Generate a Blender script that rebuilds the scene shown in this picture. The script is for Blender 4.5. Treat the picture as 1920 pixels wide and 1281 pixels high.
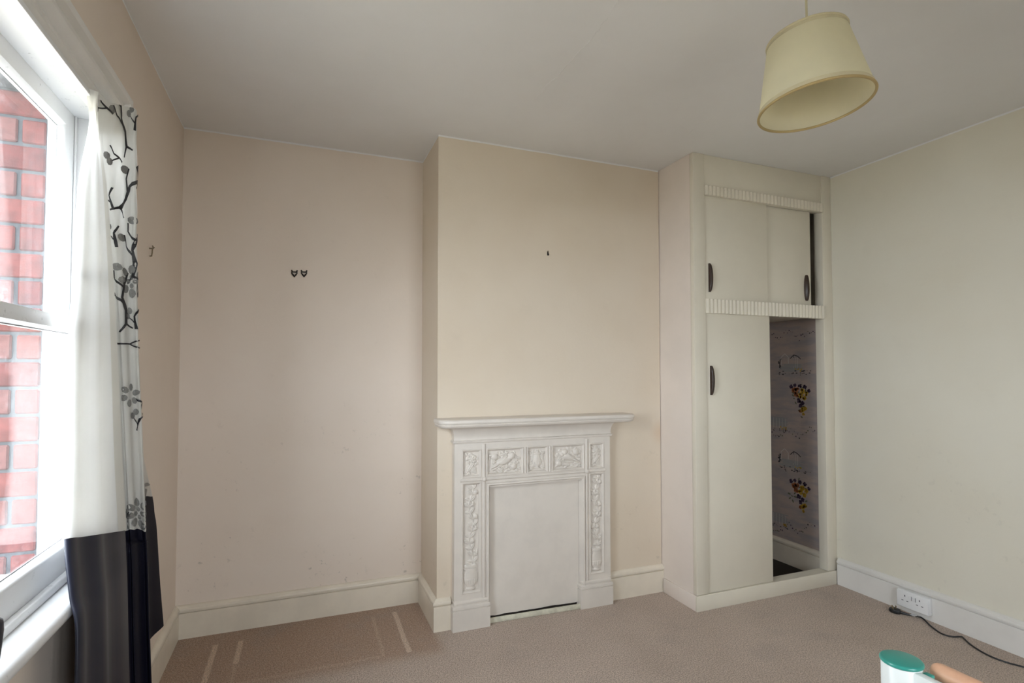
import bpy, bmesh, math, random
import numpy as np
from mathutils import Vector, Matrix
for o in list(bpy.data.objects): bpy.data.objects.remove(o)
S = bpy.context.scene; COL = S.collection
PI = math.pi

# ------------------------------------------------------------------ camera
FPX, CX, CY, CZ, YAW, PIT, SHY = 1006.8, .5766, -3.1602, 1.3364, .3738, .0298, 27.61
cam = bpy.data.cameras.new('camera'); camo = bpy.data.objects.new('camera', cam); COL.objects.link(camo)
cam.sensor_width = 36; cam.lens = FPX/1920*36; cam.shift_y = SHY/1920; cam.clip_start = .02
camo.location = (CX, CY, CZ); camo.rotation_euler = (PI/2+PIT, 0, -YAW); S.camera = camo

# ------------------------------------------------------------------ sky, window portal, exposure
SKY_STRENGTH = 5.0
w = bpy.data.worlds.new('overcast_sky'); S.world = w; w.use_nodes = True
bg = w.node_tree.nodes['Background']; bg.inputs[0].default_value = (.86, .93, 1, 1); bg.inputs[1].default_value = SKY_STRENGTH
def portal(x, y0, y1, z0, z1):
    l = bpy.data.lights.new('window_portal', 'AREA'); l.shape = 'RECTANGLE'; l.size = abs(y1-y0); l.size_y = z1-z0
    l.cycles.is_portal = True
    o = bpy.data.objects.new('window_portal', l); COL.objects.link(o)
    o.location = (x, (y0+y1)/2, (z0+z1)/2)
    o.rotation_euler = (PI/2, 0, -PI/2)
WY0, WY1, WZ0, WZ1 = -2.45, -1.20, .78, 2.10      # window opening
portal(-.27, WY0, WY1, WZ0, WZ1)
RX0, RX1, RZ0, RZ1 = 1.05, 2.25, .85, 2.0        # guessed window behind the photographer, unseen, added to light the front-facing surfaces
def portal_rear():
    l = bpy.data.lights.new('window_portal', 'AREA'); l.shape = 'RECTANGLE'; l.size = RX1-RX0; l.size_y = RZ1-RZ0; l.cycles.is_portal = True
    o = bpy.data.objects.new('window_portal', l); COL.objects.link(o); o.location = ((RX0+RX1)/2, -4.70, (RZ0+RZ1)/2); o.rotation_euler = (PI/2, 0, 0)
portal_rear()
vs = S.view_settings; vs.view_transform = 'Standard'; vs.look = 'None'; vs.gamma = 1; vs.exposure = 1.88; vs.use_curve_mapping = False

# ------------------------------------------------------------------ pixel helpers (directions only)
_R = np.array([math.cos(YAW), -math.sin(YAW), 0]); _F = np.array([math.sin(YAW), math.cos(YAW), 0]); _U = np.array([0, 0, 1.])
_F2 = _F*math.cos(PIT)+_U*math.sin(PIT); _U2 = _U*math.cos(PIT)-_F*math.sin(PIT); _O = np.array([CX, CY, CZ])
def proj(P):
    d = np.asarray(P, float)-_O
    z = d@_F2
    return 960+FPX*(d@_R)/z, 640.5+SHY-FPX*(d@_U2)/z
def on(ax, val, u, v):
    d = _R*(u-960)/FPX-_U2*(v-640.5-SHY)/FPX+_F2
    return _O+d*(val-_O[ax])/d[ax]
def y_at(u, x, z):
    a, b = -3.0, 0.6
    for _ in range(50):
        m = (a+b)/2
        if proj((x, m, z))[0] < u: a = m
        else: b = m
    return (a+b)/2

# ------------------------------------------------------------------ mesh helpers
def link(name, me, mat=None, parent=None, smooth=False):
    o = bpy.data.objects.new(name, me); COL.objects.link(o)
    if mat: me.materials.append(mat)
    if parent: o.parent = parent
    if smooth:
        for p in me.polygons: p.use_smooth = True
    return o
class MB:
    def __init__(s): s.bm = bmesh.new()
    def box(s, x0, x1, y0, y1, z0, z1, bev=0, seg=2):
        t = bmesh.new(); bmesh.ops.create_cube(t, size=1)
        bmesh.ops.scale(t, vec=(abs(x1-x0), abs(y1-y0), abs(z1-z0)), verts=t.verts)
        bmesh.ops.translate(t, vec=((x0+x1)/2, (y0+y1)/2, (z0+z1)/2), verts=t.verts)
        if bev: bmesh.ops.bevel(t, geom=t.edges[:], offset=bev, segments=seg, affect='EDGES', profile=.5)
        return s._merge(t)
    def _merge(s, t, mat=None):
        if mat is not None: bmesh.ops.transform(t, matrix=mat, verts=t.verts)
        me = bpy.data.meshes.new('tmp'); t.to_mesh(me); t.free(); s.bm.from_mesh(me); bpy.data.meshes.remove(me); return s
    def grid(s, rows, closed=False, cap=False):
        vs_ = [[s.bm.verts.new(p) for p in r] for r in rows]
        for a, b in zip(vs_[:-1], vs_[1:]):
            n = len(a)
            for i in range(n if closed else n-1):
                j = (i+1) % n
                try: s.bm.faces.new((a[i], a[j], b[j], b[i]))
                except ValueError: pass
        if cap:
            s.bm.faces.new(vs_[0]); s.bm.faces.new(vs_[-1])
        return s
    def poly(s, pts):
        s.bm.faces.new([s.bm.verts.new(p) for p in pts]); return s
    def tube(s, pts, r, n=8, cap=True):
        pts = [Vector(p) for p in pts]; rows = []; up = Vector((0, 0, 1)); prev = None
        for i, p in enumerate(pts):
            t = (pts[min(i+1, len(pts)-1)]-pts[max(i-1, 0)]).normalized()
            if prev is None: a = t.cross(up if abs(t.z) < .9 else Vector((1, 0, 0))).normalized()
            else: a = (prev-t*prev.dot(t)).normalized()
            prev = a; b = t.cross(a); rr = r[i] if isinstance(r, (list, tuple)) else r
            rows.append([p+rr*(math.cos(k*2*PI/n)*a+math.sin(k*2*PI/n)*b) for k in range(n)])
        return s.grid(rows, True, cap)
    def lathe(s, prof, c=(0, 0, 0), n=32, cap=False):
        rows = [[(c[0]+r*math.cos(k*2*PI/n), c[1]+r*math.sin(k*2*PI/n), c[2]+z) for k in range(n)] for r, z in prof]
        return s.grid(rows, True, cap)
    def build(s, name, mat=None, parent=None, smooth=False, weld=True):
        if weld: bmesh.ops.remove_doubles(s.bm, verts=s.bm.verts, dist=1e-6)
        bmesh.ops.recalc_face_normals(s.bm, faces=s.bm.faces)
        me = bpy.data.meshes.new(name); s.bm.to_mesh(me); s.bm.free()
        o = link(name, me, mat, parent)
        if smooth:
            me.shade_smooth() if hasattr(me, 'shade_smooth') else None
            me.set_sharp_from_angle(angle=math.radians(38))
        return o
def bx(name, mat, parent, *a, bev=0, seg=2): return MB().box(*a, bev=bev, seg=seg).build(name, mat, parent, smooth=bev > 0)
def empty(name, loc=(0, 0, 0), **kw):
    o = bpy.data.objects.new(name, None); COL.objects.link(o); o.location = loc; o.empty_display_size = .1
    for k, v in kw.items(): o[k] = v
    return o
def adopt(root, children):      # parent while keeping world-space mesh coordinates
    for c in children: c.parent = root; c.matrix_parent_inverse = Matrix.Translation(root.location).inverted()
def settle(root):               # children were modelled in world coordinates; keep them there
    inv = Matrix.Translation(root.location).inverted()
    for c in root.children: c.matrix_parent_inverse = inv
def struct(o): o['kind'] = 'structure'; return o
def tag(o, label, cat, group=None):
    o['label'] = label; o['category'] = cat
    if group: o['group'] = group
    return o
def frame(mb, a0, a1, b0, b1, prof, mp, wd=(1, 1, 1, 1)):
    """mitred rectangular frame: prof = [(inset, depth)], wd scales the inset on sides a0,a1,b0,b1"""
    rows = [[mp(a0+i*wd[0], b0+i*wd[2], d), mp(a1-i*wd[1], b0+i*wd[2], d), mp(a1-i*wd[1], b1-i*wd[3], d), mp(a0+i*wd[0], b1-i*wd[3], d)] for i, d in prof]
    return mb.grid(rows, True)

# ------------------------------------------------------------------ materials
MATS = {}
class NT:
    def __init__(s, name):
        s.m = bpy.data.materials.new(name); s.m.use_nodes = True; s.t = s.m.node_tree; s.n = s.t.nodes; s.l = s.t.links
        s.p = s.n['Principled BSDF']; s.out = s.n['Material Output']; MATS[name] = s.m
        s.co = s.n.new('ShaderNodeTexCoord').outputs['Object']
    def noise(s, scale, detail=4, rough=.6, co=None, dist=0):
        n = s.n.new('ShaderNodeTexNoise'); n.inputs['Scale'].default_value = scale; n.inputs['Detail'].default_value = detail
        n.inputs['Roughness'].default_value = rough; n.inputs['Distortion'].default_value = dist
        s.l.new(co or s.co, n.inputs['Vector']); return n.outputs['Fac']
    def ramp(s, f, lo, hi, a=0., b=1.):
        n = s.n.new('ShaderNodeMapRange'); n.inputs[1].default_value = lo; n.inputs[2].default_value = hi
        n.inputs[3].default_value = a; n.inputs[4].default_value = b; n.interpolation_type = 'SMOOTHSTEP'; s.l.new(f, n.inputs[0]); return n.outputs[0]
    def math(s, op, a, b=None):
        n = s.n.new('ShaderNodeMath'); n.operation = op
        for k, v in enumerate((a, b)):
            if v is None: continue
            if isinstance(v, (int, float)): n.inputs[k].default_value = v
            else: s.l.new(v, n.inputs[k])
        return n.outputs[0]
    def mix(s, f, a, b, mode='MIX'):
        n = s.n.new('ShaderNodeMix'); n.data_type = 'RGBA'; n.blend_type = mode
        for sock, v in ((n.inputs[0], f), (n.inputs[6], a), (n.inputs[7], b)):
            if isinstance(v, (int, float)): sock.default_value = v
            elif isinstance(v, tuple): sock.default_value = (*v, 1)
            else: s.l.new(v, sock)
        return n.outputs[2]
    def xyz(s):
        n = s.n.new('ShaderNodeSeparateXYZ'); s.l.new(s.co, n.inputs[0]); return n.outputs
    def col(s, c):
        if isinstance(c, tuple): s.p.inputs['Base Color'].default_value = (*c, 1)
        else: s.l.new(c, s.p.inputs['Base Color'])
        return s
    def set(s, **k):
        for a, v in k.items():
            s.p.inputs[{'rough': 'Roughness', 'spec': 'Specular IOR Level', 'metal': 'Metallic', 'sheen': 'Sheen Weight', 'coat': 'Coat Weight'}[a]].default_value = v
        return s
    def bump(s, h, strength, dist=.002):
        n = s.n.new('ShaderNodeBump'); n.inputs['Strength'].default_value = strength; n.inputs['Distance'].default_value = dist
        s.l.new(h, n.inputs['Height']); s.l.new(n.outputs[0], s.p.inputs['Normal']); return s
def plain(name, c, rough=.5, var=.06, scale=6, spec=.5, bump=0, bscale=60):
    t = NT(name)
    d = tuple(max(0, v*(1-var*2)) for v in c)
    t.col(t.mix(t.ramp(t.noise(scale), .35, .7), c, d)).set(rough=rough, spec=spec)
    if bump: t.bump(t.noise(bscale, 3), bump, .002)
    return t.m
def wall_paint(name, c, stain, smudge=0.0):
    t = NT(name); x, y, z = t.xyz()
    base = t.mix(t.ramp(t.noise(1.3, 3), .3, .75), c, stain)
    base = t.mix(t.math('MULTIPLY', t.ramp(t.noise(5, 5), .55, .8), .18), base, tuple(v*.86 for v in stain))
    # small scuffs and specks
    sp = t.ramp(t.noise(24, 5, .7), .59, .65); big = t.math('MULTIPLY', t.ramp(t.noise(2.6, 2), .48, .62), t.ramp(z, .25, 1.3, 1., .12))
    base = t.mix(t.math('MULTIPLY', t.math('MULTIPLY', sp, big), smudge), base, tuple(v*.45 for v in stain))
    if name.endswith('breast'):   # old scorch-coloured stain near the cupboard
        vd = t.n.new('ShaderNodeVectorMath'); vd.operation = 'DISTANCE'; t.l.new(t.co, vd.inputs[0]); vd.inputs[1].default_value = (2.65, -D1_, .965)
        base = t.mix(t.ramp(vd.outputs['Value'], .0, .10, .45, 0.), base, (.66, .46, .30))
    # ceiling paint brushed a few millimetres down the wall
    edge = t.math('GREATER_THAN', t.math('ADD', z, t.math('MULTIPLY', t.noise(9, 2), .006)), 2.5945)
    t.col(t.mix(edge, base, CEIL_C)).set(rough=.62, spec=.35)
    t.bump(t.math('ADD', t.noise(14, 3), t.math('MULTIPLY', t.noise(220, 2), .25)), .25, .004)
    return t.m
D1_ = .3926
CEIL_C = (.83, .82, .82)
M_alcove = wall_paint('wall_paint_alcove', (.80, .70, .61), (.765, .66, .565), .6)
M_breast = wall_paint('wall_paint_breast', (.74, .645, .53), (.705, .60, .475), .2)  # same magnolia, tinted warmer; warm light on the breast is in the colour
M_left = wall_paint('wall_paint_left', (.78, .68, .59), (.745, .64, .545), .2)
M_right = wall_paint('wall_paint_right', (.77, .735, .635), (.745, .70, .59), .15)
M_ceil = (lambda t: t.col(t.mix(t.ramp(t.noise(1.1, 4), .3, .7), CEIL_C, (.79, .775, .77))).set(rough=.8, spec=.2).bump(t.math('ADD', t.noise(3.5, 3, .5, None, .6), t.math('MULTIPLY', t.noise(160, 2), .08)), .35, .008).m)(NT('ceiling_paint'))
M_white = plain('white_gloss_paint', (.80, .775, .74), .32, .03, 5, .5, .12, 30)
M_base = plain('cream_gloss_paint', (.80, .72, .60), .34, .05, 5, .5, .15, 25)
M_cup = plain('cupboard_paint', (.76, .705, .595), .42, .025, 3, .45, .1, 40)
M_cuplit = plain('cupboard_paint_lit', (.81, .72, .65), .45, .03, 3, .4, .1, 40)  # same cupboard paint, paler and pinker; window light put into the colour
M_iron = plain('painted_cast_iron', (.74, .68, .615), .40, .03, 9, .5, .15, 70)
M_winwhite = (lambda t: t.col(t.mix(t.math('MULTIPLY', t.ramp(t.noise(38, 6, .75), .61, .70), .6), (.74, .74, .745), (.25, .25, .25))).set(rough=.35).m)(NT('window_white_paint'))
M_black = plain('black_rubber', (.012, .012, .014), .4)
M_dark = plain('painted_shade', (.03, .022, .016), .9)  # flat dark colour standing in for shade
M_handle = plain('dark_brown_bakelite', (.040, .020, .013), .35, .1)
M_hook = plain('blackened_metal', (.02, .014, .012), .45)
M_brass = plain('dull_brass', (.22, .17, .10), .45)
M_plastic = plain('white_plastic', (.84, .84, .85), .3, .01)
M_greyslot = plain('slot_shadow_grey', (.12, .12, .14), .6)
M_lead = plain('grey_putty', (.35, .35, .36), .8)
M_green = plain('green_plastic', (.035, .30, .245), .28, .04)
M_cot = plain('white_cot_lacquer', (.84, .87, .85), .3, .02)
M_peach = plain('peach_lacquered_wood', (.74, .42, .27), .25, .08, 12)
M_stripwood = plain('flaking_cream_wood', (.72, .69, .56), .6, .12, 25, .3, .4, 60)
M_mortar = plain('mortar', (.065, .067, .072), .9, .15, 40, .2, .5, 120)
M_sillstone = plain('window_sill_stone', (.40, .39, .37), .9, .1, 15)
def brick_mat(name, c):
    t = NT(name); t.col(t.mix(t.ramp(t.noise(30, 5), .35, .7), c, tuple(v*.6 for v in c))).set(rough=.9, spec=.2).bump(t.noise(140, 3), .5, .002); return t.m
M_bricks = [brick_mat('red_brick', (.125, .036, .031)), brick_mat('deep_red_brick', (.10, .028, .025)), brick_mat('purple_grey_brick', (.125, .055, .05))]
def carpet():
    t = NT('beige_carpet'); x, y, z = t.xyz()
    wob = t.math('MULTIPLY', t.math('SUBTRACT', t.noise(7, 3), .5), .012)
    xw = t.math('ADD', x, wob); yw = t.math('ADD', y, wob)
    def band(c, lo, hi, s): return t.math('MULTIPLY', t.ramp(c, lo-s, lo+s), t.ramp(c, hi-s, hi+s, 1., 0.))
    def rect(x0, x1, y0, y1, s=.008): return t.math('MULTIPLY', band(xw, x0, x1, s), band(yw, y0, y1, s*2))
    grain = t.noise(170, 4, .8); fleck = t.noise(75, 4, .85)
    base = t.mix(t.ramp(t.noise(2.3, 4), .3, .75), (.76, .615, .515), (.68, .545, .45))
    tan = t.math('MULTIPLY', rect(-.2, 1.23, -.60, .1, .03), .75)
    base = t.mix(tan, base, (.55, .36, .245))
    worn = t.math('MULTIPLY', t.ramp(t.noise(3.2, 5, .6), .52, .72), .35)
    base = t.mix(worn, base, (.50, .42, .37))
    for r, f, c in ((rect(.19, .213, -.62, -.14, .004), .75, (.98, .77, .61)), (rect(.30, .323, -.366, -.142, .004), .7, (.98, .77, .61)),
                 (rect(.302, .318, -.60, -.37, .006), .3, (.90, .70, .55)), (rect(1.06, 1.084, -.557, -.095, .004), .75, (.98, .79, .64)),
                 (rect(.945, .962, -.55, -.11, .006), .3, (.90, .70, .55)), (rect(.31, .94, -.556, -.535, .006), .3, (.90, .70, .55))):
        base = t.mix(t.math('MULTIPLY', r, f), base, c)
    base = t.mix(t.ramp(grain, .42, .58), base, t.mix(1., base, (.50, .48, .46), 'MULTIPLY'))
    base = t.mix(t.math('MULTIPLY', t.ramp(fleck, .54, .66), .45), base, (.74, .63, .54))
    t.col(base).set(rough=.95, spec=.1, sheen=.15).bump(t.math('ADD', grain, fleck), .9, .005)
    return t.m
M_carpet = carpet()
M_grass = plain('garden_paving', (.44, .40, .32), .95, .3, 3, .1)
def cloth(name, c, trans, rough=.6, weave=900, sheen=.0, spec=.3, tc=None):
    t = NT(name); n = t.noise(weave, 2); t.col(t.mix(t.ramp(t.noise(9, 3), .3, .7), c, tuple(v*.94 for v in c))).set(rough=rough, sheen=sheen, spec=spec).bump(n, .15, .0008)
    if trans:
        tr = t.n.new('ShaderNodeBsdfTranslucent'); tr.inputs[0].default_value = (*(tc or c), 1)
        mx = t.n.new('ShaderNodeMixShader'); mx.inputs[0].default_value = trans
        t.l.new(t.p.outputs[0], mx.inputs[1]); t.l.new(tr.outputs[0], mx.inputs[2]); t.l.new(mx.outputs[0], t.out.inputs[0])
    return t.m
M_face = cloth('ivory_satin', (.80, .785, .745), .42, .38, 700, .1, .5)
M_lining = cloth('white_lining', (.93, .93, .94), .60, .7)
M_band = cloth('black_navy_satin', (.006, .006, .014), 0, .6, 700, .0, .12)
M_bandback = cloth('slate_band_reverse', (.010, .011, .022), .0, .42, 500, .05, .30)
M_printk = plain('black_fabric_print', (.012, .011, .014), .5)
M_printg = plain('grey_fabric_print', (.20, .195, .185), .5, .1, 200)
M_shade = cloth('cream_shade_fabric', (.90, .85, .64), .35, .75, 500, 0, .2)
M_shadein = cloth('cream_shade_lining', (.90, .84, .64), .35, .8, 500, 0, .2)
M_piping = plain('mustard_piping', (.46, .34, .15), .6)
M_piping2 = plain('cream_binding', (.62, .55, .36), .6)
M_flex = plain('cream_flex', (.60, .54, .36), .4)
def glass():
    t = NT('dirty_window_glass'); x, y, z = t.xyz()
    tr = t.n.new('ShaderNodeBsdfTransparent'); tr.inputs[0].default_value = (.97, .98, .98, 1)
    gl = t.n.new('ShaderNodeBsdfGlossy'); gl.inputs['Roughness'].default_value = .02
    lw = t.n.new('ShaderNodeLayerWeight'); lw.inputs[0].default_value = .12
    m1 = t.n.new('ShaderNodeMixShader'); t.l.new(t.math('MULTIPLY', lw.outputs['Fresnel'], .14), m1.inputs[0]); t.l.new(tr.outputs[0], m1.inputs[1]); t.l.new(gl.outputs[0], m1.inputs[2])
    df = t.n.new('ShaderNodeBsdfTranslucent'); df.inputs[0].default_value = (.9, .92, .95, 1)
    film = t.math('ADD', .008, t.math('MULTIPLY', t.ramp(t.noise(90, 5, .8), .45, .75), t.math('MULTIPLY', t.ramp(t.noise(2.6, 3), .48, .68), .07)))
    m2 = t.n.new('ShaderNodeMixShader'); t.l.new(film, m2.inputs[0]); t.l.new(m1.outputs[0], m2.inputs[1]); t.l.new(df.outputs[0], m2.inputs[2])
    t.l.new(m2.outputs[0], t.out.inputs[0]); return t.m
M_glass = glass()
def clear_glass():
    t = NT('clear_window_glass'); tr = t.n.new('ShaderNodeBsdfTransparent'); gl = t.n.new('ShaderNodeBsdfGlossy'); gl.inputs['Roughness'].default_value = .02
    lw = t.n.new('ShaderNodeLayerWeight'); lw.inputs[0].default_value = .12; m1 = t.n.new('ShaderNodeMixShader')
    t.l.new(lw.outputs['Fresnel'], m1.inputs[0]); t.l.new(tr.outputs[0], m1.inputs[1]); t.l.new(gl.outputs[0], m1.inputs[2]); t.l.new(m1.outputs[0], t.out.inputs[0]); return t.m
M_glass2 = clear_glass()
def wallpaper():
    t = NT('faded_scenic_wallpaper'); x, y, z = t.xyz()
    mp = t.n.new('ShaderNodeMapping'); mp.inputs['Scale'].default_value = (1, 3, 14); t.l.new(t.co, mp.inputs[0])
    wash = t.ramp(t.noise(1.6, 4, .6, mp.outputs[0]), .35, .68)
    t.col(t.mix(wash, (.46, .37, .33), (.34, .31, .31))).set(rough=.8, spec=.2); return t.m
M_paper = wallpaper()

# ------------------------------------------------------------------ room shell
ZC, D1, X1, X2, D2, X3, YR = 2.6, .3926, 1.2425, 2.6515, .707, 3.7561, -4.5
T = .15
struct(bx('floor', M_carpet, None, -.0, X3, YR, 0, -.05, 0))
struct(bx('ceiling', M_ceil, None, -.30, X3+T, YR-T, T, ZC, ZC+.12))
struct(bx('wall_back', M_alcove, None, -.30, X3+T, 0, T, -.05, ZC))
wr = MB()
wr.box(-.30, RX0, YR-T, YR, -.05, ZC).box(RX1, X3+T, YR-T, YR, -.05, ZC).box(RX0, RX1, YR-T, YR, -.05, RZ0).box(RX0, RX1, YR-T, YR, RZ1, ZC)
struct(wr.build('wall_rear', M_right))
struct(bx('wall_right', M_right, None, X3, X3+T, YR, 0, -.05, ZC))
cb = MB().box(X1, X2-.0035, -D1, 0, 0, ZC)
struct(cb.build('wall_chimney_breast', M_breast))
ceil_ridges = MB()
random.seed(3)
def crack(p, q, n=14, a=.012):
    p, q = Vector(p), Vector(q); pts = []
    for i in range(n+1):
        t = i/n; pts.append(p.lerp(q, t)+Vector((random.uniform(-a, a), random.uniform(-a, a), 0)))
    return pts
for pu, pv, qu, qv in ((1000, 190, 1120, 60), (1120, 60, 1160, 0), (1400, 285, 1415, 277), (1290, 250, 1340, 215)):
    p = on(2, ZC, pu, pv); q = on(2, ZC, qu, qv)
    ceil_ridges.tube(crack((p[0], p[1], ZC+.0004), (q[0], q[1], ZC+.0004), 12, .006), .0016, 6)
cr = ceil_ridges.build('paint_ridge', M_ceil, bpy.data.objects['ceiling'], True)
# left wall with its window hole: inner plastered leaf and outer brick leaf
IL, OL = -.13, -.26
lw = MB()
HY0, HY1, HZ0, HZ1 = WY0-.03, WY1+.03, .745, 2.13
lw.box(IL, 0, YR, HY0, -.05, ZC).box(IL, 0, HY1, 0, -.05, ZC).box(IL, 0, HY0, HY1, -.05, HZ0).box(IL, 0, HY0, HY1, HZ1, ZC)
wl = struct(lw.build('wall_left', M_left))
om = MB()
BY = -1.20
om.box(OL, IL, YR, WY0, -.05, ZC).box(OL+.004, IL, BY+.006, 0, -.05, ZC).box(OL, IL, WY0, BY, -.05, .74).box(OL, IL, WY0, BY, 2.16, ZC)
om.build('mortar_bed', M_mortar, wl)
ch = .079
bmesh_cache = {}
def brick(x0, x1, z0, z1, k):
    key = (round(x1-x0, 4))
    if key not in bmesh_cache:
        me = MB().box(-(x1-x0)/2, (x1-x0)/2, 0, .10, -(z1-z0)/2, (z1-z0)/2, bev=.004, seg=1); bm_ = me.bm
        bmesh.ops.recalc_face_normals(bm_, faces=bm_.faces); m_ = bpy.data.meshes.new('brick'); bm_.to_mesh(m_); bm_.free(); m_.materials.append(M_bricks[0]); bmesh_cache[key] = m_
    o = bpy.data.objects.new('brick', bmesh_cache[key]); COL.objects.link(o); o.parent = wl
    o.location = ((x0+x1)/2, BY+random.uniform(-.002, .002), (z0+z1)/2)
    o.material_slots[0].link = 'OBJECT'; o.material_slots[0].material = M_bricks[k]
for i in range(18):
    z0 = .742+i*ch; z1 = z0+ch-.009
    if i % 2: brick(OL, IL-.004, z0, z1, random.choice((0, 0, 1)))
    else:
        brick(OL, -.20, z0, z1, random.choice((0, 2))); brick(-.19, IL-.004, z0, z1, random.choice((0, 1, 0)))
bx('stone_sill', M_sillstone, wl, OL-.06, IL+.02, WY0, BY, .70, .765, bev=.005)
gr = MB().grid([[(-14, -18, -.16), (-14, 10, -.16)], [(18, -18, -.16), (18, 10, -.16)]]).build('ground', M_grass); struct(gr)

# ------------------------------------------------------------------ baseboards
HB, BT = .163, .02
BPROF = [(0, 0), (BT, 0), (BT, .126), (.0115, .1275), (.0115, .1325), (.022, .1345), (.0245, .143), (.022, .150), (.015, .153), (.012, .158), (.004, HB), (0, HB)]
def baseboards(path, names, mat=M_base, ends=(None, None), prof=BPROF):
    """path walked with the wall on the left-hand side; each leg becomes its own mitred board"""
    P = [Vector((*p, 0)) for p in path]; n = len(P); dirs = [(P[i+1]-P[i]).normalized() for i in range(n-1)]
    nor = [Vector((d.y, -d.x, 0)) for d in dirs]
    def off(i, d):
        if i == 0: return P[0]+nor[0]*d
        if i == n-1: return P[-1]+nor[-1]*d
        m = (nor[i-1]+nor[i]); return P[i]+m*(d/(1+nor[i-1].dot(nor[i])))
    for i, nm in enumerate(names):
        if not nm: continue
        A = [off(i, d)+Vector((0, 0, z)) for d, z in prof]; B = [off(i+1, d)+Vector((0, 0, z)) for d, z in prof]
        struct(MB().grid([A, B], True, True).build(nm, mat, None, True))
baseboards([(0, YR), (0, 0), (X1, 0), (X1, -D1), (1.3135, -D1)], ['baseboard_left', 'baseboard_back', 'baseboard_chimney_side', 'baseboard_chimney_front'])
baseboards([(2.2655, -D1), (X2-.001, -D1)], ['baseboard_chimney_end'])
baseboards([(X3, -D2-.013), (X3, YR)], ['baseboard_right'], M_white)
baseboards([(X3, 0), (X3, -D2+.075)], ['baseboard_cupboard'])

# ------------------------------------------------------------------ window
win = struct(empty('window_1', (0, (WY0+WY1)/2, WZ0)))
mpw = lambda a, b, d: (d, a, b)
bx('jamb', M_winwhite, win, IL, 0, WY1, WY1+.03, HZ0, HZ1, bev=.002)
bx('jamb', M_winwhite, win, IL, 0, WY0-.03, WY0, HZ0, HZ1, bev=.002)
bx('head_lining', M_winwhite, win, IL, 0, WY0, WY1, WZ1, HZ1, bev=.002)
for yy, s in ((WY1, -1), (WY0, 1)):      # staff beads against the jambs
    MB().box(-.012, .004, yy, yy+s*.014, WZ0, WZ1, bev=.004).build('staff_bead', M_winwhite, win, True)
    MB().box(-.061, -.056, yy, yy+s*.012, WZ0, WZ1, bev=.001).build('parting_bead', M_winwhite, win, True)
def sash(name, x0, x1, z0, z1, top, bot, stile):
    mb = MB(); k = .012
    pr = [(0, x0), (0, x1), (1, x1), (1, x1)]
    g = (x0+x1)/2
    ins = [(0, x0), (0, x1), (1., x1)]
    rows_w = (stile, stile, bot, top)
    frame(mb, WY0+.001, WY1-.001, z0, z1, [(0, x0), (0, x1), (1, x1), (1.08, x1-.004), (1.16, x1-.010), (1.22, g+.002), (1.22, g-.002), (1.0, x0+.004), (1.0, x0), (0, x0)], mpw, rows_w)
    o = mb.build(name, M_winwhite, win, True)
    e = .002
    gi = 1.2
    MB().box(g-.0015, g+.0015, WY0+stile*gi, WY1-stile*gi, z0+bot*gi, z1-top*gi).build('pane', M_glass, o)
    # cracked dirty putty line along the glass
    pm = MB()
    frame(pm, WY0+stile*1.22, WY1-stile*1.22, z0+bot*1.22, z1-top*1.22, [(0, g+.0018), (.0025, g+.0022), (.0026, g+.0016)], mpw)
    pm.build('putty_line', M_lead, o)
    return o
us = sash('upper_sash', -.100, -.062, 1.452, 2.10, .048, .036, .066)
ls = sash('lower_sash', -.055, -.017, .79, 1.487, .034, .070, .066)
for o in (us, ls):
    for c in o.children: pass
bx('bottom_bead', M_winwhite, win, -.017, .002, WY0, WY1, .775, .797, bev=.005, seg=3)
# window board with rounded nosing
nz = [( -.10, .775), (.045, .775)]+[(.045+.020*math.sin(a), .755+.020*math.cos(a)) for a in [i*PI/12 for i in range(1, 12)]]+[(.045, .735), (.030, .732), (.020, .722), (0.0, .715), (-.1, .715)]
yn0, yn1 = WY0-.15, WY1+.13
MB().grid([[(x, yn0, z) for x, z in nz], [(x, yn1, z) for x, z in nz]], True, True).build('window_board', M_winwhite, win, True)
# architrave: flat inner band and ogee outer moulding, mitred round sides and head
AP = [(0, 0), (0, .020), (.003, .022), (.044, .022), (.047, .026), (.054, .026), (.058, .036), (.066, .042), (.078, .044), (.088, .036), (.100, .030), (.116, .028), (.124, .044), (.134, .048), (.142, .046), (.146, .030), (.146, 0)]
def architrave(name, legs):
    rows = []
    am = MB()
    A = [(yA, zA) for yA, zA in legs]
    # inner corners path: bottom far, top far, top near, bottom near
    pts = [(WY1, .775), (WY1, 2.095), (WY0, 2.095), (WY0, .775)]
    offs = [(1, 0), (1, 1), (-1, 1), (-1, 0)]
    for (py, pz), (oy, oz) in zip(pts, offs): rows.append([(d, py+oy*i, pz+oz*i) for i, d in AP])
    segs = []
    for k in range(3):
        MB().grid([rows[k], rows[k+1]], True, True).build('architrave', M_white, win, True)
architrave('architrave', [])
bx('curtain_track', M_plastic, win, .024, .036, WY0-.10, WY1+.10, 2.086, 2.100, bev=.002)
settle(win)

# unseen three-light window, added in the rear wall to brighten the room
w2 = struct(empty('added_rear_window', ((RX0+RX1)/2, YR, RZ0)))
bx('window_board', M_winwhite, w2, RX0-.06, RX1+.06, YR-.10, YR+.05, RZ0-.03, RZ0, bev=.006)
ww = (RX1-RX0)/3
for k in range(3):
    a0, a1 = RX0+ww*k, RX0+ww*(k+1); mb = MB()
    frame(mb, a0+.001, a1-.001, RZ0+.001, RZ1-.001, [(0, YR-.10), (0, YR-.045), (.05, YR-.045), (.055, YR-.055), (.055, YR-.10), (0, YR-.10)], lambda a, b, d: (a, d, b))
    o = mb.build('casement', M_winwhite, w2, True)
    MB().box(a0+.05, a1-.05, YR-.076, YR-.073, RZ0+.05, RZ1-.05).build('pane', M_glass2, o)
settle(w2)

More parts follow.
